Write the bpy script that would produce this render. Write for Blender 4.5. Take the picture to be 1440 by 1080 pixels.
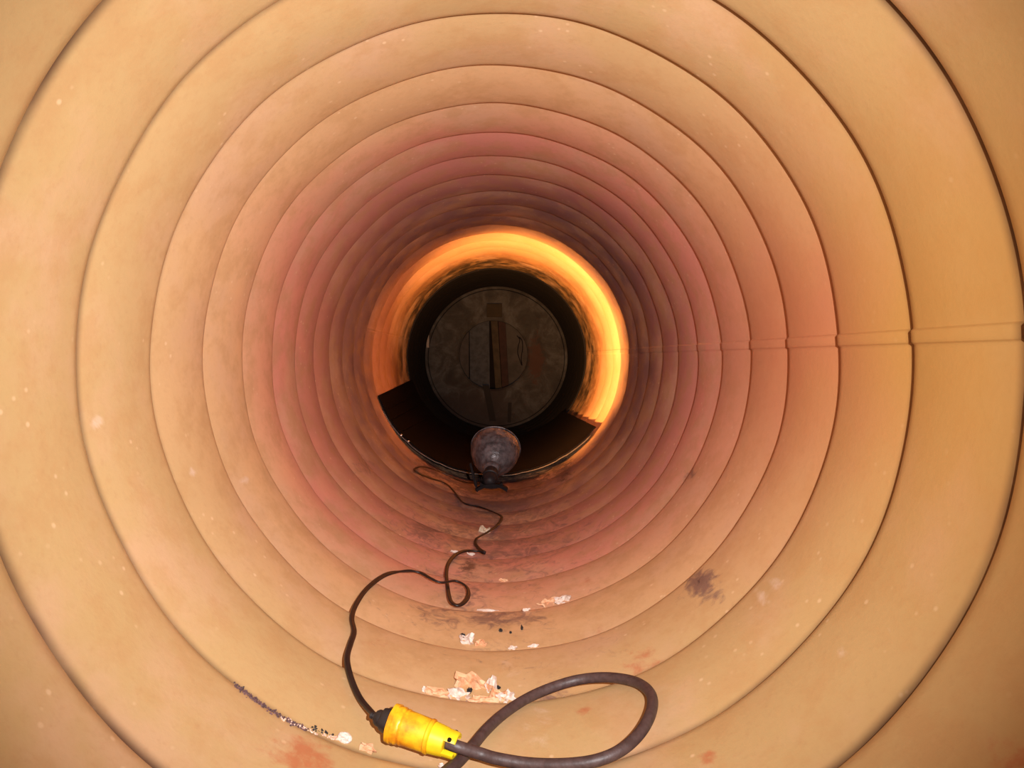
import bpy, math, random
import numpy as np
from mathutils import Vector, Matrix, noise

random.seed(7)
for o in list(bpy.data.objects):
    bpy.data.objects.remove(o)
S = bpy.context.scene
COL = S.collection

# ------------------------------------------------------------------ camera
FPX = 1150.0
VPX, VPY = 698.0, 503.0                     # where the pipe's axis meets the frame
cam_d = bpy.data.cameras.new('camera')
cam = bpy.data.objects.new('camera', cam_d)
COL.objects.link(cam)
cam_d.sensor_width = 36.0
cam_d.lens = FPX * 36.0 / 1440.0
cam_d.clip_start = 0.01
cam_d.shift_x = (720 - VPX) / 1440.0
cam_d.shift_y = -(540 - VPY) / 1440.0
cam.rotation_euler = (math.radians(90), 0, 0)
cam.location = (0, 0, 0)
S.camera = cam

# ------------------------------------------------------------------ light
world = bpy.data.worlds.new('world')
S.world = world
world.use_nodes = True
wb = world.node_tree.nodes['Background']
wb.inputs[0].default_value = (1.0, 0.94, 0.86, 1)
wb.inputs[1].default_value = 0.7

fl = bpy.data.lights.new('camera_flash', 'SPOT')
fl.energy = 124.0
fl.color = (1.0, 0.98, 0.98)
fl.shadow_soft_size = 0.004
fl.spot_size = math.radians(85)
fl.spot_blend = 1.0
flo = bpy.data.objects.new('camera_flash', fl)
flo.location = (0.074, 0.0, 0.042)
flo.rotation_euler = (math.radians(90 - 1.0), 0, math.radians(5.5))
COL.objects.link(flo)

S.view_settings.view_transform = 'Standard'
S.view_settings.look = 'None'
S.view_settings.exposure = 0.0
S.view_settings.gamma = 1.0
S.view_settings.use_curve_mapping = False

# ------------------------------------------------------------------ helpers
def link(name, me, mats, parent=None, smooth=True):
    ob = bpy.data.objects.new(name, me)
    COL.objects.link(ob)
    if not isinstance(mats, (list, tuple)):
        mats = [mats]
    if not me.materials:
        for m in mats:
            me.materials.append(m)
    if parent is not None:
        ob.parent = parent
    if smooth:
        me.polygons.foreach_set('use_smooth', [True] * len(me.polygons))
    return ob

def mesh(name, vs, fs):
    me = bpy.data.meshes.new(name)
    me.from_pydata([tuple(v) for v in vs], [], fs)
    me.update()
    return me

def empty(name, loc=(0, 0, 0)):
    e = bpy.data.objects.new(name, None)
    e.empty_display_size = 0.05
    e.location = loc
    COL.objects.link(e)
    return e

def tag(o, label, cat, group=None, kind=None):
    o['label'] = label
    o['category'] = cat
    if group: o['group'] = group
    if kind: o['kind'] = kind
    return o

def ray(px, py):
    return Vector(((px - VPX) / FPX, 1.0, (VPY - py) / FPX))

def sstep(a, b, x):
    t = np.clip((x - a) / (b - a), 0, 1)
    return t * t * (3 - 2 * t)

# ------------------------------------------------------------------ pipe shape
RC = 0.440            # radius at the crests
AMP = 0.021           # depth of the valleys
PITCH = 0.1857
Y0 = 0.700            # first crease in front of the lens
TC = 0.80             # crest position inside one corrugation
KEND = 18             # creases up to the black end section
YEND = Y0 + PITCH * KEND

def prof(t):
    """height above the valley (0..1) for t in 0..1 between two creases"""
    t = np.asarray(t, dtype=float)
    a = 1 - np.abs((TC - t) / TC) ** 2.1
    b = 1 - np.abs((t - TC) / (1 - TC)) ** 2.2
    h = np.where(t < TC, a, b)
    return h

def lap(phi, y):
    """raised strip of the overlapping sheet, right side, plus a fine one at left"""
    d = np.degrees(phi) % 360
    r = sstep(1.75, 2.15, d) * (1 - sstep(3.65, 4.05, d)) * (0.0030 - 0.0018 * sstep(1.0, 2.2, y))
    l = sstep(167.2, 167.5, d) * (1 - sstep(167.9, 168.2, d)) * 0.0008 * sstep(2.6, 2.8, y)
    return r + l

def wob(phi, y):
    return (0.0011 * np.sin(3 * phi + 5.1 * y) + 0.0009 * np.sin(7 * phi - 3.3 * y + 1.0)
            + 0.0006 * np.sin(13 * phi + 9 * y))

def radius(phi, y):
    t = ((y - Y0) / PITCH) % 1.0
    return RC + AMP * (1 - prof(t)) + wob(phi, y) - lap(phi, y)

def hit(px, py, off=0.0):
    """point where a sight line meets the pipe wall, lifted off it by off"""
    v = ray(px, py)
    s = 0.3 / v.y
    ds = 0.001
    while s * v.y < 5.0:
        p = v * s
        rr = math.hypot(p.x, p.z)
        if rr > float(radius(math.atan2(p.z, p.x), p.y)) - off:
            return p
        s += ds
    return v * s

def crest_hit(px, py, off=0.0):
    """point where a sight line meets the cylinder that runs over the crests"""
    v = ray(px, py)
    s = (RC - off) / math.hypot(v.x, v.z)
    return v * s

# ------------------------------------------------------------------ materials
def mat(name):
    m = bpy.data.materials.new(name)
    m.use_nodes = True
    nt = m.node_tree
    return m, nt, nt.nodes, nt.links, nt.nodes['Principled BSDF']

def nn(nodes, typ, **kw):
    n = nodes.new(typ)
    for k, v in kw.items():
        setattr(n, k, v)
    return n

def noise_node(nodes, links, vec, scale, detail=4, rough=0.55, dist=0.0):
    n = nodes.new('ShaderNodeTexNoise')
    n.inputs['Scale'].default_value = scale
    n.inputs['Detail'].default_value = detail
    n.inputs['Roughness'].default_value = rough
    n.inputs['Distortion'].default_value = dist
    links.new(vec, n.inputs['Vector'])
    return n.outputs['Fac']

def ramp(nodes, links, fac, stops):
    r = nodes.new('ShaderNodeValToRGB')
    cr = r.color_ramp
    while len(cr.elements) < len(stops):
        cr.elements.new(0.5)
    for e, (p, c) in zip(cr.elements, stops):
        e.position = p
        e.color = (c[0], c[1], c[2], 1) if not isinstance(c, (int, float)) else (c, c, c, 1)
    links.new(fac, r.inputs['Fac'])
    return r.outputs['Color']

def mix(nodes, links, fac, a, b, mode='MIX'):
    m = nodes.new('ShaderNodeMix')
    m.data_type = 'RGBA'
    m.blend_type = mode
    if isinstance(fac, (int, float)):
        m.inputs[0].default_value = fac
    else:
        links.new(fac, m.inputs[0])
    for v, i in ((a, 6), (b, 7)):
        if isinstance(v, tuple):
            m.inputs[i].default_value = (v[0], v[1], v[2], 1)
        else:
            links.new(v, m.inputs[i])
    return m.outputs[2]

def mth(nodes, links, op, a, b=None, c=None):
    m = nodes.new('ShaderNodeMath')
    m.operation = op
    for i, v in enumerate((a, b, c)):
        if v is None: continue
        if isinstance(v, (int, float)):
            m.inputs[i].default_value = v
        else:
            links.new(v, m.inputs[i])
    return m.outputs[0]

def maprange(nodes, links, v, a, b, c=0.0, d=1.0):
    m = nodes.new('ShaderNodeMapRange')
    m.interpolation_type = 'SMOOTHSTEP'
    links.new(v, m.inputs[0])
    for i, x in enumerate((a, b, c, d)):
        m.inputs[i + 1].default_value = x
    return m.outputs[0]

def bump(nodes, links, h, strength, dist, bsdf):
    b = nodes.new('ShaderNodeBump')
    b.inputs['Strength'].default_value = strength
    b.inputs['Distance'].default_value = dist
    links.new(h, b.inputs['Height'])
    links.new(b.outputs[0], bsdf.inputs['Normal'])

def pipe_material():
    m, nt, N, L, B = mat('weathered_tan_steel')
    geo = N.new('ShaderNodeNewGeometry')
    pos = geo.outputs['Position']
    sep = N.new('ShaderNodeSeparateXYZ'); L.new(pos, sep.inputs[0])
    # tan to red with depth; flash falloff and lamp-lit band put into it
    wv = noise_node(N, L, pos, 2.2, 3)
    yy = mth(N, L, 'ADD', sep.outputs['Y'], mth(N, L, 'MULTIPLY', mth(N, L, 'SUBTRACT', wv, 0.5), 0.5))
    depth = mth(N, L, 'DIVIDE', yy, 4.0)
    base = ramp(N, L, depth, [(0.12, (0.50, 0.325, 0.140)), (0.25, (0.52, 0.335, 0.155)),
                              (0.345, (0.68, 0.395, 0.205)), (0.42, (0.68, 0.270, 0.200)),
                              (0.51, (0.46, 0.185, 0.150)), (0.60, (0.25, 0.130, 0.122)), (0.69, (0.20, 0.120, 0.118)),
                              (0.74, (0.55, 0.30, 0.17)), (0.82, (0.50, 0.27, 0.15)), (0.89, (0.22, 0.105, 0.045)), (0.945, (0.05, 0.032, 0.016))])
    big = noise_node(N, L, pos, 5.0, 5, 0.6)
    pink = mix(N, L, mth(N, L, 'MULTIPLY', maprange(N, L, big, 0.45, 0.68), 0.65), base, (0.60, 0.36, 0.22))
    mid = noise_node(N, L, pos, 16.0, 6, 0.65)
    mott = mix(N, L, mth(N, L, 'MULTIPLY', maprange(N, L, mid, 0.42, 0.66), 0.45), pink, (0.47, 0.25, 0.10))
    # stretched grain running round the pipe
    fine = noise_node(N, L, pos, 120.0, 4, 0.6)
    mott = mix(N, L, mth(N, L, 'MULTIPLY', maprange(N, L, fine, 0.5, 0.8), 0.22), mott, (0.40, 0.20, 0.09))
    # pale specks
    vor = N.new('ShaderNodeTexVoronoi'); vor.inputs['Scale'].default_value = 42.0
    L.new(pos, vor.inputs['Vector'])
    sp = maprange(N, L, vor.outputs['Distance'], 0.05, 0.16, 1.0, 0.0)
    spz = mth(N, L, 'MULTIPLY', sp, maprange(N, L, noise_node(N, L, pos, 7.0, 2), 0.46, 0.60))
    mott = mix(N, L, mth(N, L, 'MULTIPLY', spz, 0.5), mott, (0.80, 0.56, 0.34))
    def stain(attr, colour, nscale, strength, dist=1.2, soft=0.16):
        a = N.new('ShaderNodeAttribute'); a.attribute_name = attr
        nz = noise_node(N, L, pos, nscale, 8, 0.68, dist)
        s = mth(N, L, 'ADD', a.outputs['Fac'], mth(N, L, 'MULTIPLY', mth(N, L, 'SUBTRACT', nz, 0.5), 1.7))
        return mth(N, L, 'MULTIPLY', maprange(N, L, s, 0.45, 0.45 + soft * 2), strength), colour
    c = mott
    oa = N.new('ShaderNodeAttribute'); oa.attribute_name = 'ochre'
    c = mix(N, L, mth(N, L, 'MULTIPLY', oa.outputs['Fac'], maprange(N, L, big, 0.2, 0.6, 0.75, 1.0)), c,
            ramp(N, L, depth, [(0.225, (0.44, 0.205, 0.042)), (0.29, (0.50, 0.165, 0.072)), (0.40, (0.50, 0.155, 0.095))]))
    for args in (('stain_pale', (0.74, 0.55, 0.43), 22.0, 0.55, 0.8, 0.25),
                 ('stain_rust', (0.46, 0.120, 0.050), 55.0, 0.72, 0.3, 0.30),
                 ('stain_grime', (0.15, 0.078, 0.078), 30.0, 0.78, 1.5, 0.25),
                 ('stain_and_shade', (0.06, 0.030, 0.032), 46.0, 0.85, 0.8, 0.20)):
        f, col = stain(*args)
        c = mix(N, L, f, c, col)
    ja = N.new('ShaderNodeAttribute'); ja.attribute_name = 'crease_shade'
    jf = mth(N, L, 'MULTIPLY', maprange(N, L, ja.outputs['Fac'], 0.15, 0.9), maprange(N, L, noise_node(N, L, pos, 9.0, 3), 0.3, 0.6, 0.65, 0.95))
    c = mix(N, L, jf, c, (0.040, 0.010, 0.008))  # shadow in the creases painted as a dark colour
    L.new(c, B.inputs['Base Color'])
    rg = maprange(N, L, mid, 0.3, 0.7, 0.36, 0.56)
    L.new(rg, B.inputs['Roughness'])
    B.inputs['Specular IOR Level'].default_value = 0.45
    hb = mth(N, L, 'ADD', mth(N, L, 'MULTIPLY', fine, 0.5), mid)
    bump(N, L, hb, 0.16, 0.003, B)
    return m
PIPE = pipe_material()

def simple(name, col, rough=0.6, metal=0.0, var=0.25, scale=40.0, col2=None, bumps=0.1, spec=0.5, bd=0.002):
    m, nt, N, L, B = mat(name)
    tc = N.new('ShaderNodeNewGeometry')
    nz = noise_node(N, L, tc.outputs['Position'], scale, 5, 0.6)
    c2 = col2 if col2 else tuple(x * (1 - var) for x in col)
    f = maprange(N, L, nz, 0.35, 0.68)
    L.new(mix(N, L, f, col, c2), B.inputs['Base Color'])
    B.inputs['Roughness'].default_value = rough
    B.inputs['Metallic'].default_value = metal
    B.inputs['Specular IOR Level'].default_value = spec
    bump(N, L, nz, bumps, bd, B)
    return m

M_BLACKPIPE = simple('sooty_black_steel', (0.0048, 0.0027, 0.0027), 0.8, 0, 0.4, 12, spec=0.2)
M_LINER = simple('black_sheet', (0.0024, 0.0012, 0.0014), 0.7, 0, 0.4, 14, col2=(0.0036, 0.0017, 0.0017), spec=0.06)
M_LIP = simple('worn_sheet_edge', (0.10, 0.07, 0.055), 0.5, 0.3, 0.5, 60)
M_RIVET = simple('bright_rivet', (0.85, 0.82, 0.78), 0.2, 0.9, 0.1, 60)
M_CORD = simple('brown_black_cord', (0.016, 0.009, 0.008), 0.42, 0, 0.4, 90)
M_THICK = simple('grey_brown_cord', (0.070, 0.040, 0.038), 0.5, 0, 0.4, 130, col2=(0.045, 0.024, 0.022), bumps=0.3)
M_PLUG = simple('black_rubber', (0.020, 0.014, 0.014), 0.5, 0, 0.4, 60)
M_YEL = simple('grimy_yellow_plastic', (0.80, 0.44, 0.010), 0.42, 0, 0, 44, col2=(0.56, 0.17, 0.006), bumps=0.05)
M_YEL2 = simple('clean_yellow_plastic', (0.80, 0.58, 0.010), 0.4, 0, 0, 50, col2=(0.76, 0.46, 0.010), bumps=0.05)
M_ALU = simple('dull_aluminium', (0.21, 0.185, 0.19), 0.34, 0.5, 0, 45, col2=(0.07, 0.058, 0.060), bumps=0.8, bd=0.004)
M_SOCK = simple('dark_bakelite', (0.022, 0.014, 0.014), 0.55, 0, 0.3, 50, spec=0.25)
M_CLAMP = simple('dark_clamp_steel', (0.014, 0.009, 0.009), 0.7, 0.0, 0.4, 50, spec=0.08)
M_WHITE = simple('white_flake', (0.74, 0.62, 0.55), 0.7, 0, 0, 130, col2=(0.60, 0.42, 0.33), bumps=0.5)
M_PEACH = simple('peach_flake', (0.72, 0.42, 0.24), 0.7, 0, 0, 110, col2=(0.62, 0.27, 0.13), bumps=0.5)
M_CREAM = simple('cream_flake', (0.70, 0.56, 0.40), 0.7, 0, 0, 110, col2=(0.55, 0.42, 0.30), bumps=0.4)
M_BIT = simple('black_bit', (0.022, 0.016, 0.016), 0.6, 0, 0.4, 80)
M_CRUMBD = simple('dark_crumbs', (0.16, 0.075, 0.075), 0.8, 0, 0, 200, col2=(0.05, 0.028, 0.03))
M_CRUMBW = simple('pale_crumbs', (0.85, 0.62, 0.50), 0.8, 0, 0, 200, col2=(0.65, 0.35, 0.25))

# ------------------------------------------------------------------ stain and painted shade map (angle / depth on the wall)
STAINS_AND_SHADE = []
def st(kind, px, py, wx, wy, s=1.0):
    a = crest_hit(px, py); b = crest_hit(px + wx, py)
    phi = math.atan2(a.z, a.x)
    r = math.hypot(px - VPX, py - VPY)
    ux, uy = (px - VPX) / r, (py - VPY) / r            # radial direction in the picture
    wr = math.sqrt((wx * ux) ** 2 + (wy * uy) ** 2)
    wt = math.sqrt((wx * uy) ** 2 + (wy * ux) ** 2)
    STAINS_AND_SHADE.append((kind, phi, a.y, wt / r, a.y * wr / r, s))
for a in [
    ('stain_grime', 985, 818, 22, 26, 1.0), ('stain_grime', 960, 835, 30, 20, .5), ('stain_and_shade', 983, 812, 12, 16, .55),
    ('stain_and_shade', 660, 794, 14, 10, .8), ('stain_grime', 640, 785, 24, 12, .7),
    ('stain_and_shade', 702, 905, 26, 8, .8), ('stain_grime', 705, 870, 75, 12, .85), ('stain_grime', 620, 862, 50, 18, .7),
    ('stain_grime', 600, 885, 60, 22, .45), ('stain_grime', 775, 966, 32, 14, .75), ('stain_grime', 555, 1010, 30, 8, .4),
    ('stain_grime', 660, 835, 40, 22, .7), ('stain_grime', 965, 665, 10, 16, .9), ('stain_and_shade', 978, 655, 4, 9, .5),
    ('stain_grime', 745, 770, 30, 10, .8), ('stain_grime', 800, 758, 30, 8, .7), ('stain_and_shade', 740, 763, 14, 6, .5),
    ('stain_grime', 600, 745, 36, 10, .9), ('stain_and_shade', 588, 720, 8, 16, .5), ('stain_and_shade', 632, 745, 12, 6, .6),
    ('stain_grime', 770, 868, 40, 12, .5), ('stain_grime', 560, 720, 60, 30, .5), ('stain_grime', 700, 715, 80, 20, .5),
    ('stain_grime', 900, 690, 30, 30, .35), ('stain_grime', 840, 745, 50, 20, .4), ('stain_grime', 515, 655, 14, 28, .6),
    ('stain_and_shade', 697, 682, 95, 16, 1.0), ('stain_and_shade', 610, 650, 30, 26, .8), ('stain_and_shade', 785, 655, 30, 24, .8), ('stain_grime', 697, 700, 100, 26, .9),  # dark marks that paint in the shade below lamp and liner
    ('stain_rust', 425, 1066, 52, 24, 1.0), ('stain_rust', 178, 1018, 22, 18, .75), ('stain_rust', 150, 1045, 26, 14, .5),
    ('stain_rust', 993, 1064, 16, 8, 1.0), ('stain_rust', 896, 918, 34, 7, .8), ('stain_rust', 820, 997, 12, 6, .9),
    ('stain_rust', 1430, 1060, 60, 45, .8), ('stain_rust', 826, 812, 8, 6, .8), ('stain_rust', 838, 873, 8, 5, .7),
    ('stain_rust', 530, 898, 40, 12, .5), ('stain_rust', 560, 880, 40, 16, .5), ('stain_rust', 820, 905, 8, 5, .6),
    ('stain_rust', 60, 1050, 60, 30, .4), ('stain_rust', 760, 1068, 60, 10, .5), ('stain_rust', 700, 700, 40, 6, .6),
    ('stain_rust', 640, 705, 30, 8, .6), ('stain_rust', 880, 660, 30, 8, .4), ('stain_rust', 496, 560, 6, 30, .5),
    ('stain_pale', 1086, 818, 18, 5, .9), ('stain_pale', 1072, 838, 18, 5, .9), ('stain_pale', 755, 1012, 30, 38, .55),
    ('stain_pale', 715, 932, 18, 26, .6), ('stain_pale', 154, 592, 6, 10, 1.0), ('stain_pale', 277, 662, 5, 8, 1.0),
    ('stain_pale', 55, 172, 9, 8, .9), ('stain_pale', 1180, 915, 16, 10, .6), ('stain_pale', 1240, 877, 8, 6, .7),
    ('stain_pale', 350, 672, 6, 6, .8), ('stain_pale', 580, 830, 30, 12, .4), ('stain_pale', 1395, 650, 30, 60, .35),
    ('stain_pale', 60, 760, 20, 30, .4), ('stain_pale', 1090, 900, 50, 30, .3), ('stain_pale', 640, 1000, 60, 14, .3),
]:
    st(*a)

# ------------------------------------------------------------------ the pipe: one mesh per corrugation
NPHI = 540
NT = 28
pipe = empty('wall_pipe', (0, 1.4, -RC))
pipe['kind'] = 'structure'
tt = np.concatenate([np.linspace(0, 0.76, 16)[:-1], np.linspace(0.76, 1.0, NT - 15)])
tt = np.unique(np.concatenate([tt, [0.010, 0.018, 0.026, 0.985, 0.991, 0.997]]))
phis = np.linspace(0, 2 * math.pi, NPHI, endpoint=False)
# finer spacing across the lap seams
extra = np.radians([1.75, 1.88, 2.02, 2.15, 3.65, 3.78, 3.92, 4.05, 167.2, 167.35, 167.5, 167.9, 168.05, 168.2])
phis = np.unique(np.round(np.concatenate([phis, extra]), 6))
NP = len(phis)
for k in range(-9, KEND):
    coarse = k < -2
    ph = phis[::4] if coarse else phis
    tl = tt[::3] if coarse else tt
    if coarse: tl = np.append(tl, 1.0) if tl[-1] < 1 else tl
    n, mrows = len(ph), len(tl)
    T, P = np.meshgrid(tl, ph, indexing='ij')
    Yk = Y0 + PITCH * (k + T)
    Rr = RC + AMP * (1 - prof(T)) + wob(P, Yk) - lap(P, Yk)
    X = Rr * np.cos(P); Z = Rr * np.sin(P)
    inner = np.stack([X, Yk, Z], -1).reshape(-1, 3)
    # outer skin of the sheet, 3 mm thick
    Ro = Rr + 0.003
    outer = np.stack([Ro * np.cos(P), Yk, Ro * np.sin(P)], -1).reshape(-1, 3)
    verts = np.concatenate([inner, outer]) - np.array([0, 1.4, -RC])
    i = np.arange(mrows - 1)[:, None]; j = np.arange(n)[None, :]
    j2 = (j + 1) % n
    a = i * n + j; b = i * n + j2; c = (i + 1) * n + j2; d = (i + 1) * n + j
    off = mrows * n
    f1 = np.stack([a, d, c, b], -1).reshape(-1, 4)
    f2 = np.stack([a, b, c, d], -1).reshape(-1, 4) + off
    jj = np.arange(n); jn = (jj + 1) % n
    cap0 = np.stack([jj, jn, jn + off, jj + off], -1)
    e = (mrows - 1) * n
    cap1 = np.stack([jn + e, jj + e, jj + e + off, jn + e + off], -1)
    faces = np.concatenate([f1, f2, cap0, cap1])
    me = bpy.data.meshes.new('corrugation')
    me.vertices.add(len(verts)); me.vertices.foreach_set('co', verts.ravel())
    me.loops.add(faces.size); me.loops.foreach_set('vertex_index', faces.ravel().astype(np.int32))
    me.polygons.add(len(faces))
    me.polygons.foreach_set('loop_start', (np.arange(len(faces)) * 4).astype(np.int32))
    me.polygons.foreach_set('loop_total', np.full(len(faces), 4, dtype=np.int32))
    me.update(calc_edges=True)
    sm = np.ones(len(faces), dtype=bool); sm[len(f1) + len(f2):] = False
    me.polygons.foreach_set('use_smooth', sm)
    # the caps must not bend the inner normals
    Pf = P.ravel(); Yf = Yk.ravel()
    for attr in ('stain_pale', 'stain_rust', 'stain_grime', 'stain_and_shade'):
        v = np.zeros(len(Pf))
        for (kd, p0, y0, wp, wy, s) in STAINS_AND_SHADE:
            if kd != attr: continue
            dp = (Pf - p0 + math.pi) % (2 * math.pi) - math.pi
            q = (dp / (wp * 1.25)) ** 2 + ((Yf - y0) / (wy * 1.25)) ** 2
            v = np.maximum(v, s * np.exp(-q) * 1.0)
        if attr == 'stain_rust':
            dp = np.abs((Pf + math.pi / 2 + math.pi) % (2 * math.pi) - math.pi)
            v = np.maximum(v, 0.20 * np.exp(-(dp / 0.45) ** 2) * sstep(0.7, 0.9, Yf))
        if attr == 'stain_grime':     # dirt collected along the bottom of the pipe
            dp = np.abs((Pf + math.pi / 2 + math.pi) % (2 * math.pi) - math.pi)
            v = np.maximum(v, np.exp(-(dp / 0.75) ** 2) * (0.40 * sstep(0.9, 1.15, Yf) + 0.34 * sstep(1.4, 2.0, Yf)))
        at = me.attributes.new(attr, 'FLOAT', 'POINT')
        at.data.foreach_set('value', np.concatenate([v, np.zeros(len(v))]).astype(np.float32))
    dp = np.abs((Pf - 0.06 + math.pi) % (2 * math.pi) - math.pi)      # ochre side of the pipe, at right
    v = 0.85 * np.exp(-(dp / 0.62) ** 2) * (1 - sstep(1.25, 1.9, Yf))
    at = me.attributes.new('ochre', 'FLOAT', 'POINT')
    at.data.foreach_set('value', np.concatenate([v, v]).astype(np.float32))
    Tf = T.ravel()                       # flash shadow along each crease, put into the colour as a dark line
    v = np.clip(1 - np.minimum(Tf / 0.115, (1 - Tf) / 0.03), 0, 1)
    at = me.attributes.new('crease_shade', 'FLOAT', 'POINT')
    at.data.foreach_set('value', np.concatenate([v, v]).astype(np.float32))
    # sharp rims so every ring keeps its own crease
    ed = np.zeros(len(me.edges) * 2, dtype=np.int32); me.edges.foreach_get('vertices', ed)
    ed = ed.reshape(-1, 2)
    row = (ed % off) // n
    sharp = (row[:, 0] == row[:, 1]) & ((row[:, 0] == 0) | (row[:, 0] == mrows - 1)) & (ed[:, 0] // off == ed[:, 1] // off)
    sa = me.attributes.new('sharp_edge', 'BOOLEAN', 'EDGE')
    sa.data.foreach_set('value', sharp)
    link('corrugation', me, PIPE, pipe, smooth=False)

# ------------------------------------------------------------------ lathe / tube / box tools
def frame(axis, up=Vector((0, 0, 1))):
    w = axis.normalized()
    if abs(w.dot(up)) > 0.95: up = Vector((1, 0, 0))
    u = up.cross(w).normalized()
    v = w.cross(u)
    return u, v, w

def lathe(profile, origin, axis, n=40, rmod=None, close=True, up=Vector((0, 0, 1))):
    """profile: list of (distance along axis, radius)"""
    u, v, w = frame(axis, up)
    vs, fs = [], []
    for i, (h, r) in enumerate(profile):
        for j in range(n):
            a = 2 * math.pi * j / n
            rr = r * (rmod(i, a) if rmod else 1)
            vs.append(origin + w * h + u * (rr * math.cos(a)) + v * (rr * math.sin(a)))
    for i in range(len(profile) - 1):
        for j in range(n):
            a = i * n + j; b = i * n + (j + 1) % n
            fs.append((a, b, b + n, a + n))
    if close:
        fs.append(tuple(reversed(range(n))))
        e = (len(profile) - 1) * n
        fs.append(tuple(range(e, e + n)))
    return vs, fs

def catmull(pts, step=8):
    out = []
    P = [pts[0] * 2 - pts[1]] + list(pts) + [pts[-1] * 2 - pts[-2]]
    for i in range(1, len(P) - 2):
        p0, p1, p2, p3 = P[i - 1], P[i], P[i + 1], P[i + 2]
        for k in range(step):
            t = k / step
            out.append(0.5 * ((2 * p1) + (p2 - p0) * t + (2 * p0 - 5 * p1 + 4 * p2 - p3) * t * t
                              + (3 * p1 - p0 - 3 * p2 + p3) * t ** 3))
    out.append(P[-2])
    return out

def sweep(path, section, normal_fn, twist=None):
    """sweep a closed 2-D section along a path; normal_fn gives the section's up direction"""
    vs, fs = [], []
    n = len(section)
    for i, p in enumerate(path):
        a = path[max(i - 1, 0)]; b = path[min(i + 1, len(path) - 1)]
        t = (b - a).normalized()
        nr = normal_fn(p)
        s = t.cross(nr)
        if s.length < 1e-4: s = Vector((1, 0, 0))
        s.normalize(); nr = s.cross(t).normalized()
        if twist:
            ang = twist(i / (len(path) - 1))
            s2 = s * math.cos(ang) + nr * math.sin(ang)
            nr = nr * math.cos(ang) - s * math.sin(ang)
            s = s2
        for (x, y) in section:
            vs.append(p + s * x + nr * y)
    for i in range(len(path) - 1):
        for j in range(n):
            a = i * n + j; b = i * n + (j + 1) % n
            fs.append((a, b, b + n, a + n))
    fs.append(tuple(reversed(range(n))))
    e = (len(path) - 1) * n
    fs.append(tuple(range(e, e + n)))
    return vs, fs

def inward(p):
    return Vector((-p.x, 0, -p.z)).normalized()

def circ(r, n=14):
    return [(r * math.cos(2 * math.pi * i / n), r * math.sin(2 * math.pi * i / n)) for i in range(n)]

def boxv(c, u, v, w, su, sv, sw, bevel=0.0):
    """box with its own axes; u, v, w unit vectors and half sizes"""
    vs = []
    for a in (-1, 1):
        for b in (-1, 1):
            for d in (-1, 1):
                vs.append(c + u * (a * su) + v * (b * sv) + w * (d * sw))
    fs = [(0, 1, 3, 2), (4, 6, 7, 5), (0, 4, 5, 1), (2, 3, 7, 6), (0, 2, 6, 4), (1, 5, 7, 3)]
    return vs, fs

def merge(parts):
    vs, fs = [], []
    for v, f in parts:
        o = len(vs)
        vs += list(v)
        fs += [tuple(i + o for i in q) for q in f]
    return vs, fs

def put(name, vf, m, parent, smooth=True, origin=None, bevel=0.0, sharp=None):
    vs, fs = vf
    o = origin if origin is not None else (Vector(parent.location) if parent is not None else Vector((0, 0, 0)))
    me = mesh(name, [Vector(v) - o for v in vs], fs)
    ob = link(name, me, m, parent, smooth)
    if parent is None: ob.location = o
    if sharp is not None and smooth:
        me.set_sharp_from_angle(angle=math.radians(sharp))
    if bevel > 0:
        md = ob.modifiers.new('bevel', 'BEVEL'); md.width = bevel; md.segments = 2
        md.limit_method = 'ANGLE'
    return ob

# ------------------------------------------------------------------ black end section of the pipe
YW = 5.06
blk = empty('wall_end_section', (0, YEND, -RC)); blk['kind'] = 'structure'
prf = []
y = YEND
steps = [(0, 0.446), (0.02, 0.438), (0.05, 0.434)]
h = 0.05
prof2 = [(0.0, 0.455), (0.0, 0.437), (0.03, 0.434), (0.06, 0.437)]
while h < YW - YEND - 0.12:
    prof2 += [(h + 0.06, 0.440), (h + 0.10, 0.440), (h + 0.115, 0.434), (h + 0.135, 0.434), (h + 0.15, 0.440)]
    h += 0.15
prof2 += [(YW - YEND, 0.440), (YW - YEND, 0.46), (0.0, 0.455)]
put('smooth_shell', lathe(prof2, Vector((0, YEND, 0)), Vector((0, 1, 0)), 160, close=False), M_BLACKPIPE, blk, sharp=30)

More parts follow.
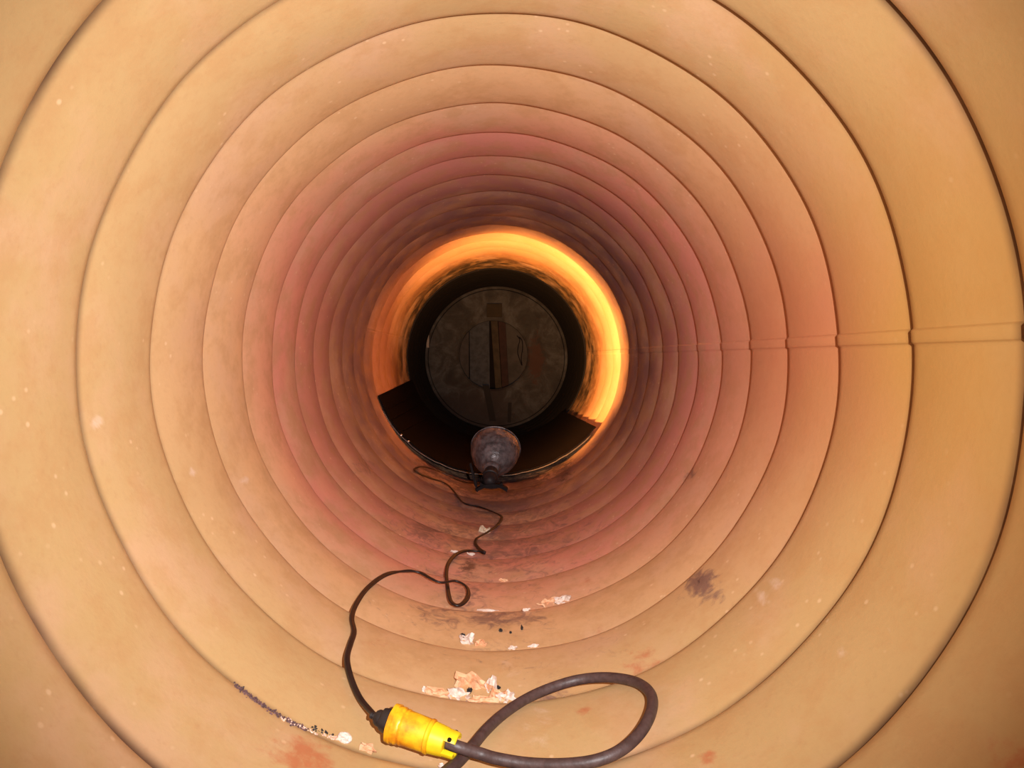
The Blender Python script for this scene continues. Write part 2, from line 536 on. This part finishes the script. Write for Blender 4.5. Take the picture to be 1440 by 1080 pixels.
# ------------------------------------------------------------------ end wall with round hatch
def end_material():
    m, nt, N, L, B = mat('mottled_end_plate')
    g = N.new('ShaderNodeNewGeometry'); pos = g.outputs['Position']
    n1 = noise_node(N, L, pos, 7.0, 7, 0.62, 1.0)
    n2 = noise_node(N, L, pos, 26.0, 6, 0.7, 0.8)
    c = ramp(N, L, n1, [(0.34, (0.0092, 0.0069, 0.0069)), (0.47, (0.0192, 0.0161, 0.0146)),
                        (0.56, (0.0327, 0.0300, 0.0308)), (0.68, (0.0461, 0.0454, 0.0481))])
    c = mix(N, L, mth(N, L, 'MULTIPLY', maprange(N, L, n2, 0.45, 0.7), 0.6), c, (0.0115, 0.0061, 0.0046))
    # rust run on the right of the hatch
    a = N.new('ShaderNodeVectorMath'); a.operation = 'SUBTRACT'; L.new(pos, a.inputs[0])
    a.inputs[1].default_value = (0.245, YW, -0.01)
    b = N.new('ShaderNodeVectorMath'); b.operation = 'MULTIPLY'; L.new(a.outputs[0], b.inputs[0])
    b.inputs[1].default_value = (1 / 0.055, 0, 1 / 0.15)
    ln = N.new('ShaderNodeVectorMath'); ln.operation = 'LENGTH'; L.new(b.outputs[0], ln.inputs[0])
    f = maprange(N, L, mth(N, L, 'ADD', ln.outputs['Value'], mth(N, L, 'MULTIPLY', mth(N, L, 'SUBTRACT', n2, 0.5), 2.6)), 0.5, 1.1, 1.0, 0.0)
    c = mix(N, L, mth(N, L, 'MULTIPLY', f, 0.9), c, (0.0288, 0.0084, 0.0038))
    # lower half tinted darker, strongest at the left
    sp = N.new('ShaderNodeSeparateXYZ'); L.new(pos, sp.inputs[0])
    lo = maprange(N, L, mth(N, L, 'ADD', sp.outputs['Z'], mth(N, L, 'MULTIPLY', mth(N, L, 'SUBTRACT', n1, 0.5), 0.5)), -0.26, -0.16, 1.0, 0.0)
    lf = mth(N, L, 'MULTIPLY', lo, maprange(N, L, sp.outputs['X'], 0.02, 0.16, 1.0, 0.15))
    c = mix(N, L, mth(N, L, 'MULTIPLY', lf, 0.75), c, (0.0131, 0.0061, 0.0054))
    L.new(c, B.inputs['Base Color'])
    B.inputs['Roughness'].default_value = 0.75
    B.inputs['Specular IOR Level'].default_value = 0.25
    bump(N, L, n2, 0.4, 0.006, B)
    return m
M_END = end_material()
def at_end(px, py, y=YW):
    v = ray(px, py); return v * (y / v.y)

endw = empty('wall_end', (0, YW, -RC)); endw['kind'] = 'structure'
HC = at_end(694, 499)
HR = 0.213
n = 96
vs, fs = [], []
for (yy, rr, cx, cz) in ((YW, 0.452, 0, 0), (YW, 0.425, 0, 0), (YW - 0.012, 0.418, 0, 0), (YW - 0.012, 0.33, HC.x * .4, HC.z * .4), (YW - 0.012, HR + 0.012, HC.x, HC.z),
                         (YW - 0.006, HR, HC.x, HC.z), (YW + 0.06, HR, HC.x, HC.z), (YW + 0.06, 0.452, 0, 0)):
    for j in range(n):
        a = 2 * math.pi * j / n
        vs.append(Vector((cx + rr * math.cos(a), yy, cz + rr * math.sin(a))))
for i in range(8):
    for j in range(n):
        a = i * n + j; b = i * n + (j + 1) % n
        i2 = ((i + 1) % 8) * n
        fs.append((a, i2 + j, i2 + (j + 1) % n, b))
put('end_plate', (vs, fs), M_END, endw, sharp=25)
# what shows in the round opening: upright boards set just behind it
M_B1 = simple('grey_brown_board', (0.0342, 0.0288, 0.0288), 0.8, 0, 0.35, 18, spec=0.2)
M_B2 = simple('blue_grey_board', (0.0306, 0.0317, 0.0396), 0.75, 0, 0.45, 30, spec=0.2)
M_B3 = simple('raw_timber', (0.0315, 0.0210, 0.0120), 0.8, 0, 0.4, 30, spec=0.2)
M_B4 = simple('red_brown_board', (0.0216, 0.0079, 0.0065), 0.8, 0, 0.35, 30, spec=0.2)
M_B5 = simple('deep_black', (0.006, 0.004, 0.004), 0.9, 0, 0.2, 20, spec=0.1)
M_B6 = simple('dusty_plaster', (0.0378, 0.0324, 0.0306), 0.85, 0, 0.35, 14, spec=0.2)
def board(name, x0t, x1t, x0b, x1b, yb, th, m):
    """upright board given by its pixel edges at the top and the bottom of the opening"""
    q = [at_end(x0t, 446, yb), at_end(x1t, 446, yb), at_end(x1b, 552, yb), at_end(x0b, 552, yb)]
    vs = q + [p + Vector((0, th, 0)) for p in q]
    fs = [(0, 3, 2, 1), (4, 5, 6, 7), (0, 1, 5, 4), (1, 2, 6, 5), (2, 3, 7, 6), (3, 0, 4, 7)]
    return put(name, (vs, fs), m, endw, smooth=False, bevel=0.003)
YB = YW + 0.075
board('board', 636, 659.5, 636, 659.5, YB + 0.02, 0.02, M_B1)
board('board', 660, 688, 661, 689, YB, 0.025, M_B2)
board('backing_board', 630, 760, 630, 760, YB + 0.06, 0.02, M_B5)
board('batten', 689.8, 699.5, 697, 706, YB - 0.008, 0.03, M_B3)
board('board', 700, 710.5, 706.5, 716, YB + 0.006, 0.03, M_B4)
board('board', 708, 752, 715, 752, YB + 0.022, 0.03, M_B6)
# cleat above the hatch, tag at the left rim, cable loop on the right board
def plate_px(name, x0, y0, x1, y1, yb, th, m, parent=endw, bev=0.002):
    a = at_end((x0 + x1) / 2, (y0 + y1) / 2, yb)
    hw = (x1 - x0) / 2 / FPX * yb; hh = (y1 - y0) / 2 / FPX * yb
    return put(name, boxv(a, Vector((1, 0, 0)), Vector((0, 0, 1)), Vector((0, 1, 0)), hw, hh, th), m, parent, smooth=False, bevel=bev)
M_CLEAT = simple('brown_cleat', (0.0180, 0.0114, 0.0054), 0.8, 0, 0.35, 25, spec=0.2)
M_TAG = simple('pale_tag', (0.1560, 0.1200, 0.1080), 0.6, 0, 0.2, 25)
plate_px('cleat', 684.5, 427, 706, 446, YW - 0.02, 0.010, M_CLEAT)
tg = plate_px('pale_tag', 599.5, 471, 603.5, 489, YW - 0.02, 0.004, M_TAG); tg['label'] = 'small pale strip at the rim of the end plate'
lp = [at_end(x, y, YB + 0.016) for x, y in ((727, 472), (731, 478), (729, 486), (728, 496), (731, 506), (734, 514), (733, 502), (735, 490), (734, 479), (730, 474))]
put('wire_loop', sweep(catmull(lp, 5), circ(0.0026, 6), lambda p: Vector((0, -1, 0))), M_B5, endw)
# hinge strap from the hatch down to the bottom of the plate
def strap(name, pts, w, m, th=0.006, yb=YW - 0.018):
    vs = []
    for x, y in pts:
        c = at_end(x, y, yb)
        hw = w / 2 / FPX * yb
        vs += [c + Vector((-hw, 0, 0)), c + Vector((hw, 0, 0)), c + Vector((hw, th * 2, 0)), c + Vector((-hw, th * 2, 0))]
    fs = [(0, 1, 2, 3)]
    for i in range(len(pts) - 1):
        o = i * 4
        for j in range(4):
            fs.append((o + j, o + 4 + j, o + 4 + (j + 1) % 4, o + (j + 1) % 4))
    o = (len(pts) - 1) * 4
    fs.append((o, o + 3, o + 2, o + 1))
    return put(name, (vs, fs), m, endw, smooth=False)
M_STRAP = simple('black_strap', (0.0060, 0.0033, 0.0033), 0.75, 0, 0.3, 25, spec=0.2)
strap('strap', [(683, 542), (688, 565), (693, 592)], 9, M_STRAP)
strap('strap', [(717, 566), (716, 594)], 5, M_STRAP)

# ------------------------------------------------------------------ black liner sheet lying in the bottom of the pipe
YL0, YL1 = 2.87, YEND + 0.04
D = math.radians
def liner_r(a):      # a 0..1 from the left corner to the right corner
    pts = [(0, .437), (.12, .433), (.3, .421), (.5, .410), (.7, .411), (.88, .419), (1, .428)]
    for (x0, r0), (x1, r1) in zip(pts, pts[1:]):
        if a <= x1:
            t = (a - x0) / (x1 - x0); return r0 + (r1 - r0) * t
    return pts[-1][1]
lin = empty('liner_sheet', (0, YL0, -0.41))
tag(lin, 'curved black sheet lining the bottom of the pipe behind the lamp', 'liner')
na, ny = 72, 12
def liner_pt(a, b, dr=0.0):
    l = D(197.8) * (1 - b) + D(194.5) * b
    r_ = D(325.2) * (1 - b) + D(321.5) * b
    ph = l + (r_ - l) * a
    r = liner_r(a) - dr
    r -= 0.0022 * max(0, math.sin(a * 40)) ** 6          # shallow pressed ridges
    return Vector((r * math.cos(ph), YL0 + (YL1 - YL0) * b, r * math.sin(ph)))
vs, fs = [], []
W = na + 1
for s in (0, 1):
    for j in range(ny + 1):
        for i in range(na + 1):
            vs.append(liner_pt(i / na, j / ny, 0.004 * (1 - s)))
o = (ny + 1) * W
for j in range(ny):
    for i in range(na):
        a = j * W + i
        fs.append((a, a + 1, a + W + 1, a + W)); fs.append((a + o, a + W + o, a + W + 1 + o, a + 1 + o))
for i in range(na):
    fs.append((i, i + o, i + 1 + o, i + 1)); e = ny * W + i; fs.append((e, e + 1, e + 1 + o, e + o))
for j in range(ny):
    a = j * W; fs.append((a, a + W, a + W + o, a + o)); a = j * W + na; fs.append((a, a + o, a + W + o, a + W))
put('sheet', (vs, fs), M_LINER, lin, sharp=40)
lipp = [liner_pt(i / 60, 0, -0.004) + Vector((0, -0.002, 0)) for i in range(3, 59)]
put('rolled_edge', sweep(lipp, circ(0.0026, 8), inward), M_LIP, lin)
for a in (0.168, 0.203):
    p = liner_pt(a, 0, 0.0) + Vector((0, -0.006, 0))
    put('rivet', lathe([(0, .0045), (.002, .0042), (.0035, .0025), (.004, .0006)], p, Vector((0.3, -1, 0.3)), 12), M_RIVET, lin)
for (a0, b0, a1, b1) in ((.10, .02, .13, .9), (.16, .05, .20, .7), (.06, .05, .075, .9)):
    pth = [liner_pt(a0 + (a1 - a0) * t, b0 + (b1 - b0) * t, 0.005) for t in [i / 14 for i in range(15)]]
    put('pressed_ridge', sweep(pth, circ(0.0022, 6), inward), M_LINER, lin)

# ------------------------------------------------------------------ clamp lamp
LD = 2.56
def at(px, py, y):
    v = ray(px, py); return v * (y / v.y)
rimc = at(697, 630, LD)
tilt = D(26)
axis = Vector((0.10, math.cos(tilt), math.sin(tilt))).normalized()    # the way the lamp shines
lampo = empty('clamp_lamp', (rimc.x, LD - .1, -0.425))
tag(lampo, 'dull metal work lamp with bowl reflector, facing away down the pipe', 'lamp')
RR = 0.0765
prof_out = [(0.0, RR), (-0.012, RR * .995), (-0.032, RR * .965), (-0.052, RR * .895), (-0.072, RR * .775), (-0.088, RR * .62),
            (-0.099, RR * .46), (-0.106, RR * .36), (-0.114, RR * .30)]
prof_in = [(h + 0.0012, r - 0.0016) for h, r in reversed(prof_out)]
vs, fs = lathe(prof_out + prof_in, rimc, axis, 56, close=False,
               rmod=lambda i, a: 1 + 0.006 * math.sin(5 * a + i) + 0.004 * math.sin(11 * a - 2 * i))
nl = len(prof_out) * 2
for j in range(56):          # join the rim of the two skins
    fs.append(((nl - 1) * 56 + j, (nl - 1) * 56 + (j + 1) % 56, (j + 1) % 56, j))
put('reflector', (vs, fs), M_ALU, lampo, sharp=60)
u, v, w = frame(axis)
ring = [rimc + (u * math.cos(2 * math.pi * i / 56) + v * math.sin(2 * math.pi * i / 56)) * (RR + .0008) for i in range(57)]
put('rolled_rim', sweep(ring, circ(0.0018, 8), lambda p: axis), M_ALU, lampo)
put('collar', lathe([(-.112, .025), (-.118, .0265), (-.124, .0250), (-.130, .0205), (-.136, .0205)], rimc, axis, 28), M_ALU, lampo, sharp=35)
sk = put('socket', lathe([(-.132, .0205), (-.150, .0215), (-.152, .0235), (-.158, .0235), (-.160, .0205), (-.185, .0190), (-.192, .014), (-.196, .008)],
                    rimc, axis, 28), M_SOCK, lampo, sharp=35)
# switch key on the socket
kc = rimc - axis * .165 + u * -.024
put('switch_key', lathe([(0, .003), (.010, .003), (.010, .006), (.016, .006)], kc, -u, 10), M_SOCK, sk)
# bulb
M_BULB, nt, N_, L_, B_ = mat('lit_bulb')
B_.inputs['Emission Color'].default_value = (1.0, 0.55, 0.2, 1)
B_.inputs['Emission Strength'].default_value = 6.0
nzb = noise_node(N_, L_, N_.new('ShaderNodeNewGeometry').outputs['Position'], 10, 2)
L_.new(ramp(N_, L_, nzb, [(0.3, (1, .9, .8)), (0.7, (1, .85, .7))]), B_.inputs['Base Color'])
put('bulb', lathe([(-.128, .008), (-.122, .0125), (-.118, .0150), (-.114, .0155), (-.111, .013), (-.1095, .008), (-.109, .002)],
                  rimc, axis, 24), M_BULB, lampo)
# spring clamp gripping the socket: two bent plates, two handles, coil
cc = rimc - axis * .165
X, Yx, Zx = Vector((1, 0, 0)), Vector((0, 1, 0)), Vector((0, 0, 1))
def bent(c, sx, w_, d_, h_):
    """plate bent down at both sides, like a clamp jaw"""
    vs, fs = [], []
    xs = [-1, -.8, -.45, 0, .45, .8, 1]; zs = [-.9, -.45, -.05, .1, -.05, -.45, -.9]
    for yy in (-d_, d_):
        for q, z in zip(xs, zs): vs.append(c + Vector((q * w_, yy, z * h_ * sx)))
        for q, z in zip(xs, zs): vs.append(c + Vector((q * w_ * .94, yy, (z * h_ - .009) * sx)))
    n = 7
    for i in range(n - 1):
        fs += [(i, i + 1, 2 * n + i + 1, 2 * n + i), (n + i, 3 * n + i, 3 * n + i + 1, n + i + 1), (i, n + i, n + i + 1, i + 1),
               (2 * n + i, 2 * n + i + 1, 3 * n + i + 1, 3 * n + i)]
    fs += [(0, 2 * n, 3 * n, n), (n - 1, 2 * n - 1, 4 * n - 1, 3 * n - 1)]
    return vs, fs
put('clamp_jaw', bent(cc + Vector((.006, -.020, -.014)), 1, .046, .016, .015), M_CLAMP, lampo, smooth=False)
put('clamp_jaw', bent(cc + Vector((.004, -.016, -.027)), -1, .034, .014, .010), M_CLAMP, lampo, smooth=False)
put('clamp_handle', boxv(cc + Vector((-.050, -.004, .012)), Vector((.97, 0, .24)), Vector((-.24, 0, .97)), Yx, .0035, .034, .008), M_CLAMP, lampo, smooth=False, bevel=.001)
put('clamp_handle', boxv(cc + Vector((-.041, -.008, -.020)), Vector((.99, 0, .1)), Vector((-.1, 0, .99)), Yx, .0032, .018, .007), M_CLAMP, lampo, smooth=False, bevel=.001)
coil = [cc + Vector((-.046, -.006, -.004)) + Vector((.0008 * i, .007 * math.cos(i * .8), .007 * math.sin(i * .8))) for i in range(40)]
put('clamp_spring', sweep(coil, circ(.0014, 6), lambda p: Vector((1, 0, 0))), M_CLAMP, lampo)

bl = bpy.data.lights.new('lamp_light', 'SPOT')
bl.energy = 285.0
bl.color = (1.0, 0.46, 0.13)
bl.spot_size = D(94)
bl.spot_blend = 1.0
bl.shadow_soft_size = 0.026
blo = bpy.data.objects.new('lamp_light', bl)
blo.location = rimc - axis * 0.097
aim = Vector((0.36, math.cos(D(32)), math.sin(D(32))))
blo.rotation_euler = aim.to_track_quat('-Z', 'Y').to_euler()
COL.objects.link(blo)

# ------------------------------------------------------------------ thin twin lamp cord
W2, T2 = 0.0040, 0.0020
sec = []
for i in range(16):
    a = 2 * math.pi * i / 16
    x = W2 * math.cos(a)
    yv = T2 * math.sin(a) * (0.72 + 0.5 * min(1, abs(math.cos(a)) * 1.5))
    sec.append((x, yv))
cpx = [(531, 1009, .016), (521, 1000, .010), (505, 980, .004), (493, 952, .003), (488, 926, .003), (493, 905, .003), (498, 888, .003),
       (495, 868, .003), (502, 848, .003), (518, 826, .003), (543, 808, .004), (570, 803, .007), (590, 805, .010), (605, 813, .012),
       (620, 819, .012), (640, 817, .012), (655, 824, .010), (659, 836, .006), (653, 847, .003), (643, 851, .002), (634, 845, .002),
       (630, 828, .003), (628, 806, .003), (631, 792, .003), (641, 780, .003), (655, 774.5, .004), (671, 775, .004),
       (682, 777.5, .004), (674, 772, .003), (668.5, 764, .003), (672, 756, .003), (688, 747, .003), (700, 738, .003),
       (705.5, 727, .003), (694, 720, .003), (675, 713, .003), (654, 708, .003), (645, 700, .003), (636, 688, .003), (625, 679, .003),
       (605, 672, .003), (590, 666, .003), (583, 660, .003), (592, 656.5, .004), (607, 659, .004), (627, 667, .004), (650, 677, .006)]
cpts = [crest_hit(x, y, o + T2) for x, y, o in cpx]
cpts.append(rimc - axis * .202)
cpth = catmull(cpts, 8)
def tw(t):
    return 0.5 * math.sin(t * 23) + 1.3 * math.exp(-((t - .235) / .015) ** 2) + 1.2 * math.exp(-((t - .57) / .01) ** 2)
cord = put('lamp_cord', sweep(cpth, sec, inward, tw), M_CORD, None, origin=Vector(cpts[20]))
tag(cord, 'thin black twin-wire cord trailing from the lamp to the yellow connector', 'cord')

# ------------------------------------------------------------------ yellow connector with the black plug in it
def atr(px, py, r):
    v = ray(px, py); return v * (r / math.hypot(v.x, v.z))
SC = 0.83
E1 = atr(553, 1017, RC - 0.0225)
E2 = atr(652, 1053, RC - 0.0200)
ax = (E2 - E1).normalized()
upc = inward(E1)
con = empty('yellow_connector', tuple(atr(600, 1060, RC - .002)))
tag(con, 'yellow plastic cord connector joining thin and thick black cords', 'connector')
def slathe(p, *a, **k):
    return lathe([(h * SC, r * SC) for h, r in p], *a, **k)
pb = E1
u, v, w = frame(ax, upc)
def poly(i, a):       # faintly eight-sided front flange
    return 1 + 0.018 * math.cos(8 * a)
body = [(0.000, .0205), (0.001, .0235), (0.011, .0245), (0.013, .0230), (0.0145, .0225), (0.016, .0232), (0.018, .0232), (0.0195, .0222),
        (0.050, .0212), (0.0515, .0222), (0.0545, .0222), (0.056, .0205)]
put('connector_body', slathe(body, E1, ax, 56, lambda i, a: poly(i, a) if i < 4 else 1, up=upc), M_YEL, con, sharp=30)
put('flange_ring', slathe([(-.001, .0215), (-.002, .0248), (.0035, .0256), (.0045, .0240)], E1, ax, 40, poly, up=upc), M_YEL, con, sharp=30)
def ribs(i, a):
    return 1 + 0.02 * max(0, math.cos(6 * a)) ** 3
e2 = put('end_cap', slathe([(.0555, .0190), (.057, .0200), (.066, .0190), (.0755, .0180), (.0765, .0165)], E1, ax, 60, ribs, up=upc), M_YEL2, con, sharp=30)
e2['label'] = 'brighter yellow end cap'
# two grip jaws beyond the cap, with the cord coming out between them
for sgn in (1, -1):
    vs, fs = [], []
    arc = [(-1 + 2 * i / 14) * D(62) for i in range(15)]
    for h, ro, ri in ((.0755, .0178, .0110), (.0900, .0170, .0115), (.0915, .0160, .0125)):
        for a in arc:
            d_ = (v * math.cos(a) + u * math.sin(a)) * sgn
            vs.append(E1 + ax * (h * SC) + d_ * (ro * SC))
        for a in arc:
            d_ = (v * math.cos(a) + u * math.sin(a)) * sgn
            vs.append(E1 + ax * (h * SC) + d_ * (ri * SC))
    n = 15
    for k in range(2):
        o = k * 2 * n
        for i in range(n - 1):
            fs.append((o + i, o + i + 1, o + 2 * n + i + 1, o + 2 * n + i))
            fs.append((o + n + i, o + 3 * n + i, o + 3 * n + i + 1, o + n + i + 1))
        fs.append((o, o + 2 * n, o + 3 * n, o + n)); fs.append((o + n - 1, o + 2 * n - 1, o + 4 * n - 1, o + 3 * n - 1))
    o = 4 * n
    for i in range(n - 1):
        fs.append((o + i, o + i + 1, o + n + i + 1, o + n + i)); fs.append((i, n + i, n + i + 1, i + 1))
    put('grip_jaw', (vs, fs), M_YEL2, con, sharp=35)
    sc = E1 + (ax * .083 + (u * .0135) * sgn + v * .009) * SC
    put('clamp_screw', slathe([(0, .0028), (.003, .0028), (.004, .002)], sc, upc, 10), M_CLAMP, con)

# black plug seated in the connector
plug = empty('black_plug', tuple(E1 - ax * .010 - upc * .016))
tag(plug, 'black rubber plug on the thin cord, pushed into the connector', 'plug')
pr = [(-.0265, .004), (-.0255, .0085), (-.0225, .0105), (-.0175, .0112), (-.016, .0140), (-.0135, .0150), (-.006, .0162), (-.0025, .0165)]
put('plug_body', slathe(pr, E1, ax, 40, lambda i, a: 1 + (0.05 * math.cos(4 * a) if i > 3 else 0), up=upc), M_PLUG, plug, sharp=40)
put('cord_grip', slathe([(-.034, .0032), (-.033, .0044), (-.0305, .0044), (-.030, .0036), (-.0285, .0036), (-.028, .0056), (-.0255, .006)], E1, ax, 18, up=upc), M_PLUG, plug, sharp=40)

# ------------------------------------------------------------------ thick cord with its loop
tc0 = E1 + ax * .064
tp = [tc0, E1 + ax * .078]
for x, y, o in ((676, 1060, .015), (700, 1067, .013), (745, 1074, .010), (795, 1075, .010), (840, 1069, .010), (876, 1053, .010), (902, 1028, .010),
                (916, 1000, .010), (916, 978, .010), (902, 963, .010), (878, 955, .010), (845, 952.5, .010), (808, 957, .010), (770, 969, .010),
                (738, 984, .009), (708, 1004, .009), (684, 1026, .007), (664, 1050, .0045), (648, 1068, .005), (630, 1084, .007), (600, 1112, .009), (560, 1150, .010),
                (520, 1200, .010), (480, 1270, .010)):
    tp.append(crest_hit(x, y, o - .002))
tpath = catmull(tp, 8)
tcord = put('thick_cord', sweep(tpath, circ(.0064, 16), inward), M_THICK, None, origin=Vector(tp[14]))
tag(tcord, 'thick grey-black rubber cord laid in a teardrop loop at the pipe bottom', 'cord')

# ------------------------------------------------------------------ flakes and debris in the valleys
def flake(name, label, px, py, wpx, hpx, m, curl=.25, rot=0.0, seed=0, group=None, lift=.0025, jag=.42, thick=.0012):
    rnd = random.Random(seed * 77 + 5)
    p = hit(px, py, lift)
    nrm = inward(p)
    U = Vector((-nrm.z, 0, nrm.x)) * -1
    if U.x < 0: U = -U
    Vv = (Vector((0, 1, 0)) * .75 + nrm * .66).normalized()
    Nn = U.cross(Vv)
    if Nn.dot(nrm) < 0: Nn = -Nn
    w = wpx / 2 / FPX * p.length; h = 1.35 * hpx / 2 / FPX * p.length
    nr, na = 5, 17
    out = [1 - jag * rnd.random() for _ in range(na)]
    pt = [p.copy()]
    for r in range(1, nr + 1):
        for a in range(na):
            th = 2 * math.pi * a / na
            q = r / nr * (out[a] if r > 1 else 1)
            x, y_ = q * math.cos(th), q * math.sin(th)
            xr = x * math.cos(rot) - y_ * math.sin(rot); yr = x * math.sin(rot) + y_ * math.cos(rot)
            z = curl * min(w, h) * (x * x * .9 - .3 * y_ * y_) + min(w, h) * .75 * noise.noise(Vector((x * 2.6 + seed, y_ * 2.2, seed * 1.7))) * (1 - jag * .2)
            pt.append(p + U * (xr * w) + Vv * (yr * h) + Nn * z)
    f = []
    for a in range(na):
        f.append((0, 1 + a, 1 + (a + 1) % na))
    for r in range(nr - 1):
        for a in range(na):
            i0 = 1 + r * na + a; i1 = 1 + r * na + (a + 1) % na
            f.append((i0, i0 + na, i1 + na, i1))
    k = len(pt)
    low = [q - Nn * thick for q in pt]
    f2 = [tuple(reversed([i + k for i in q])) for q in f]
    e = 1 + (nr - 1) * na
    side = [(e + a, e + a + k, e + (a + 1) % na + k, e + (a + 1) % na) for a in range(na)]
    ob = put(name, (pt + low, f + f2 + side), m, None, origin=p, sharp=24)
    tag(ob, label, 'debris', group)
    return ob
G = 'flakes lying in the valleys of the pipe'
FL = [
    ('paint_flake', 'large curled peach flake at the top of the debris pile', 662, 964, 62, 34, M_PEACH, .5, .1),
    ('paint_flake', 'upright white folded flake right of the largest peach flake', 690, 966, 18, 32, M_WHITE, .7, .5),
    ('paint_flake', 'torn white flake at the left middle of the debris pile', 646, 978, 36, 20, M_WHITE, .6, -.2),
    ('paint_flake', 'white flake at the right end of the debris pile', 712, 981, 32, 18, M_WHITE, .6, .3),
    ('paint_flake', 'flat peach strip at the left end of the debris pile', 617, 975, 46, 14, M_PEACH, .3, -.15),
    ('paint_flake', 'tiny white chip beyond the left end of the debris pile', 597, 969, 9, 7, M_WHITE, .3, 0),
    ('paint_flake', 'peach flake along the lower front edge of the debris pile', 680, 984, 50, 11, M_PEACH, .4, .05),
    ('paint_flake', 'crumpled peach flake between the two right-hand white flakes of the pile', 701, 979, 26, 18, M_PEACH, .6, -.4),
    ('black_chip', 'black chip in the middle of the debris pile', 660, 971, 10, 9, M_BIT, .2, .3),
    ('black_chip', 'small black chip in the right half of the debris pile', 701, 966, 8, 5, M_BIT, .2, .3),
    ('paint_flake', 'crumpled white flake with a black chip on it', 656, 901, 25, 18, M_WHITE, .8, .3),
    ('black_chip', 'black chip on top of the crumpled white flake', 651, 894, 9, 7, M_BIT, .2, 0),
    ('paint_flake', 'peach flake just right of the crumpled white flake', 676, 905, 20, 11, M_PEACH, .5, -.3),
    ('paint_flake', 'small white sliver right of the dark patch in the valley', 721, 911, 15, 5, M_WHITE, .4, 0),
    ('paint_flake', 'cream sliver furthest right in the valley of the white flake', 750, 908, 17, 5, M_WHITE, .4, .1),
    ('paint_flake', 'peach flake right of the cord loop, touching a white flake', 770, 847, 32, 15, M_PEACH, .5, .3),
    ('paint_flake', 'white flake up against the peach flake right of the cord loop', 790, 844, 30, 13, M_WHITE, .5, .25),
    ('paint_flake', 'thin white sliver left of the peach flake in the same valley', 740, 857, 14, 4, M_WHITE, .3, .05),
    ('paint_flake', 'long thin pale sliver right of the small cord loop', 685, 858, 34, 3, M_WHITE, .2, 0),
    ('paint_flake', 'peach crumb in the valley above the cord loop', 708, 816, 18, 6, M_PEACH, .5, 0),
    ('paint_flake', 'white sliver left of the cord hairpin bend', 641, 776, 18, 4, M_WHITE, .3, -.1),
    ('paint_flake', 'white sliver under the cord hairpin bend', 662, 779, 14, 4, M_WHITE, .3, 0),
    ('paint_flake', 'round cream flake under the cord, nearest the lamp', 681, 747, 21, 14, M_CREAM, .3, 0),
    ('pebble', 'smooth white oval pebble left of the black plug', 485, 1037, 19, 11, M_WHITE, .1, 0),
    ('paint_flake', 'peach flake below the black plug', 517, 1053, 28, 13, M_PEACH, .3, -.2),
    ('paint_flake', 'white crumb under the end of the yellow connector', 622, 1077, 12, 8, M_WHITE, .3, 0),
    ('black_chip', 'larger black speck right above the dark patch in the valley', 704, 886, 6, 6, M_BIT, .2, 0),
    ('black_chip', 'tiny black speck right of the larger black speck', 718, 889, 4, 3, M_BIT, .2, 0),
    ('black_chip', 'slanting black splinter furthest right of three specks', 734, 883, 4, 10, M_BIT, .2, -.5),
]
for i, (nm, lb, x, y, w_, h_, m_, cu, ro) in enumerate(FL):
    if nm == 'pebble':
        flake(nm, lb, x, y, w_, h_, m_, .05, ro, i, None, .004, .05, .006)
    else:
        flake(nm, lb, x, y, w_, h_, m_, cu, ro, i, G if nm == 'paint_flake' else None)

def crumbs(name, label, m, path, count, s0, s1, seed, spread=4.0):
    rnd = random.Random(seed)
    vs, fs = [], []
    for _ in range(count):
        t = rnd.random() ** 1.0 * (len(path) - 1)
        i = min(int(t), len(path) - 2); f = t - i
        x = path[i][0] * (1 - f) + path[i + 1][0] * f + rnd.gauss(0, spread * .5)
        y = path[i][1] * (1 - f) + path[i + 1][1] * f + rnd.gauss(0, spread * .45)
        s = rnd.uniform(s0, s1)
        c = hit(x, y, s * .3)
        a = Vector([rnd.uniform(.5, 1) for _ in range(3)]) * s
        R = Matrix.Rotation(rnd.random() * 6, 3, Vector((rnd.random(), rnd.random(), 1)).normalized())
        o = len(vs)
        for q in ((1, 0, 0), (-1, 0, 0), (0, 1, 0), (0, -1, 0), (0, 0, 1), (0, 0, -1)):
            vs.append(c + R @ Vector((q[0] * a.x, q[1] * a.y, q[2] * a.z)))
        for t3 in ((0, 2, 4), (2, 1, 4), (1, 3, 4), (3, 0, 4), (2, 0, 5), (1, 2, 5), (3, 1, 5), (0, 3, 5)):
            fs.append(tuple(o + q for q in t3))
    ob = put(name, (vs, fs), m, None, origin=Vector(vs[0]), smooth=False)
    tag(ob, label, 'debris', kind='stuff')
    return ob
crumbs('dirt_crumbs', 'dark dirt crumbs strung along the crease at lower left', M_CRUMBD,
       [(330, 962), (348, 976), (368, 991), (394, 1007), (416, 1019), (433, 1027)], 420, .0007, .0022, 3, 3.0)
crumbs('pale_crumbs', 'pale crumbs strung along the crease left of the pebble', M_CRUMBW,
       [(398, 1009), (421, 1022), (443, 1031), (462, 1036), (474, 1039)], 90, .0008, .0022, 4, 3.0)
crumbs('black_crumbs', 'black crumbs among the pale crumbs left of the pebble', M_BIT,
       [(440, 1023), (448, 1027), (468, 1034)], 24, .0008, .0025, 5, 3.0)
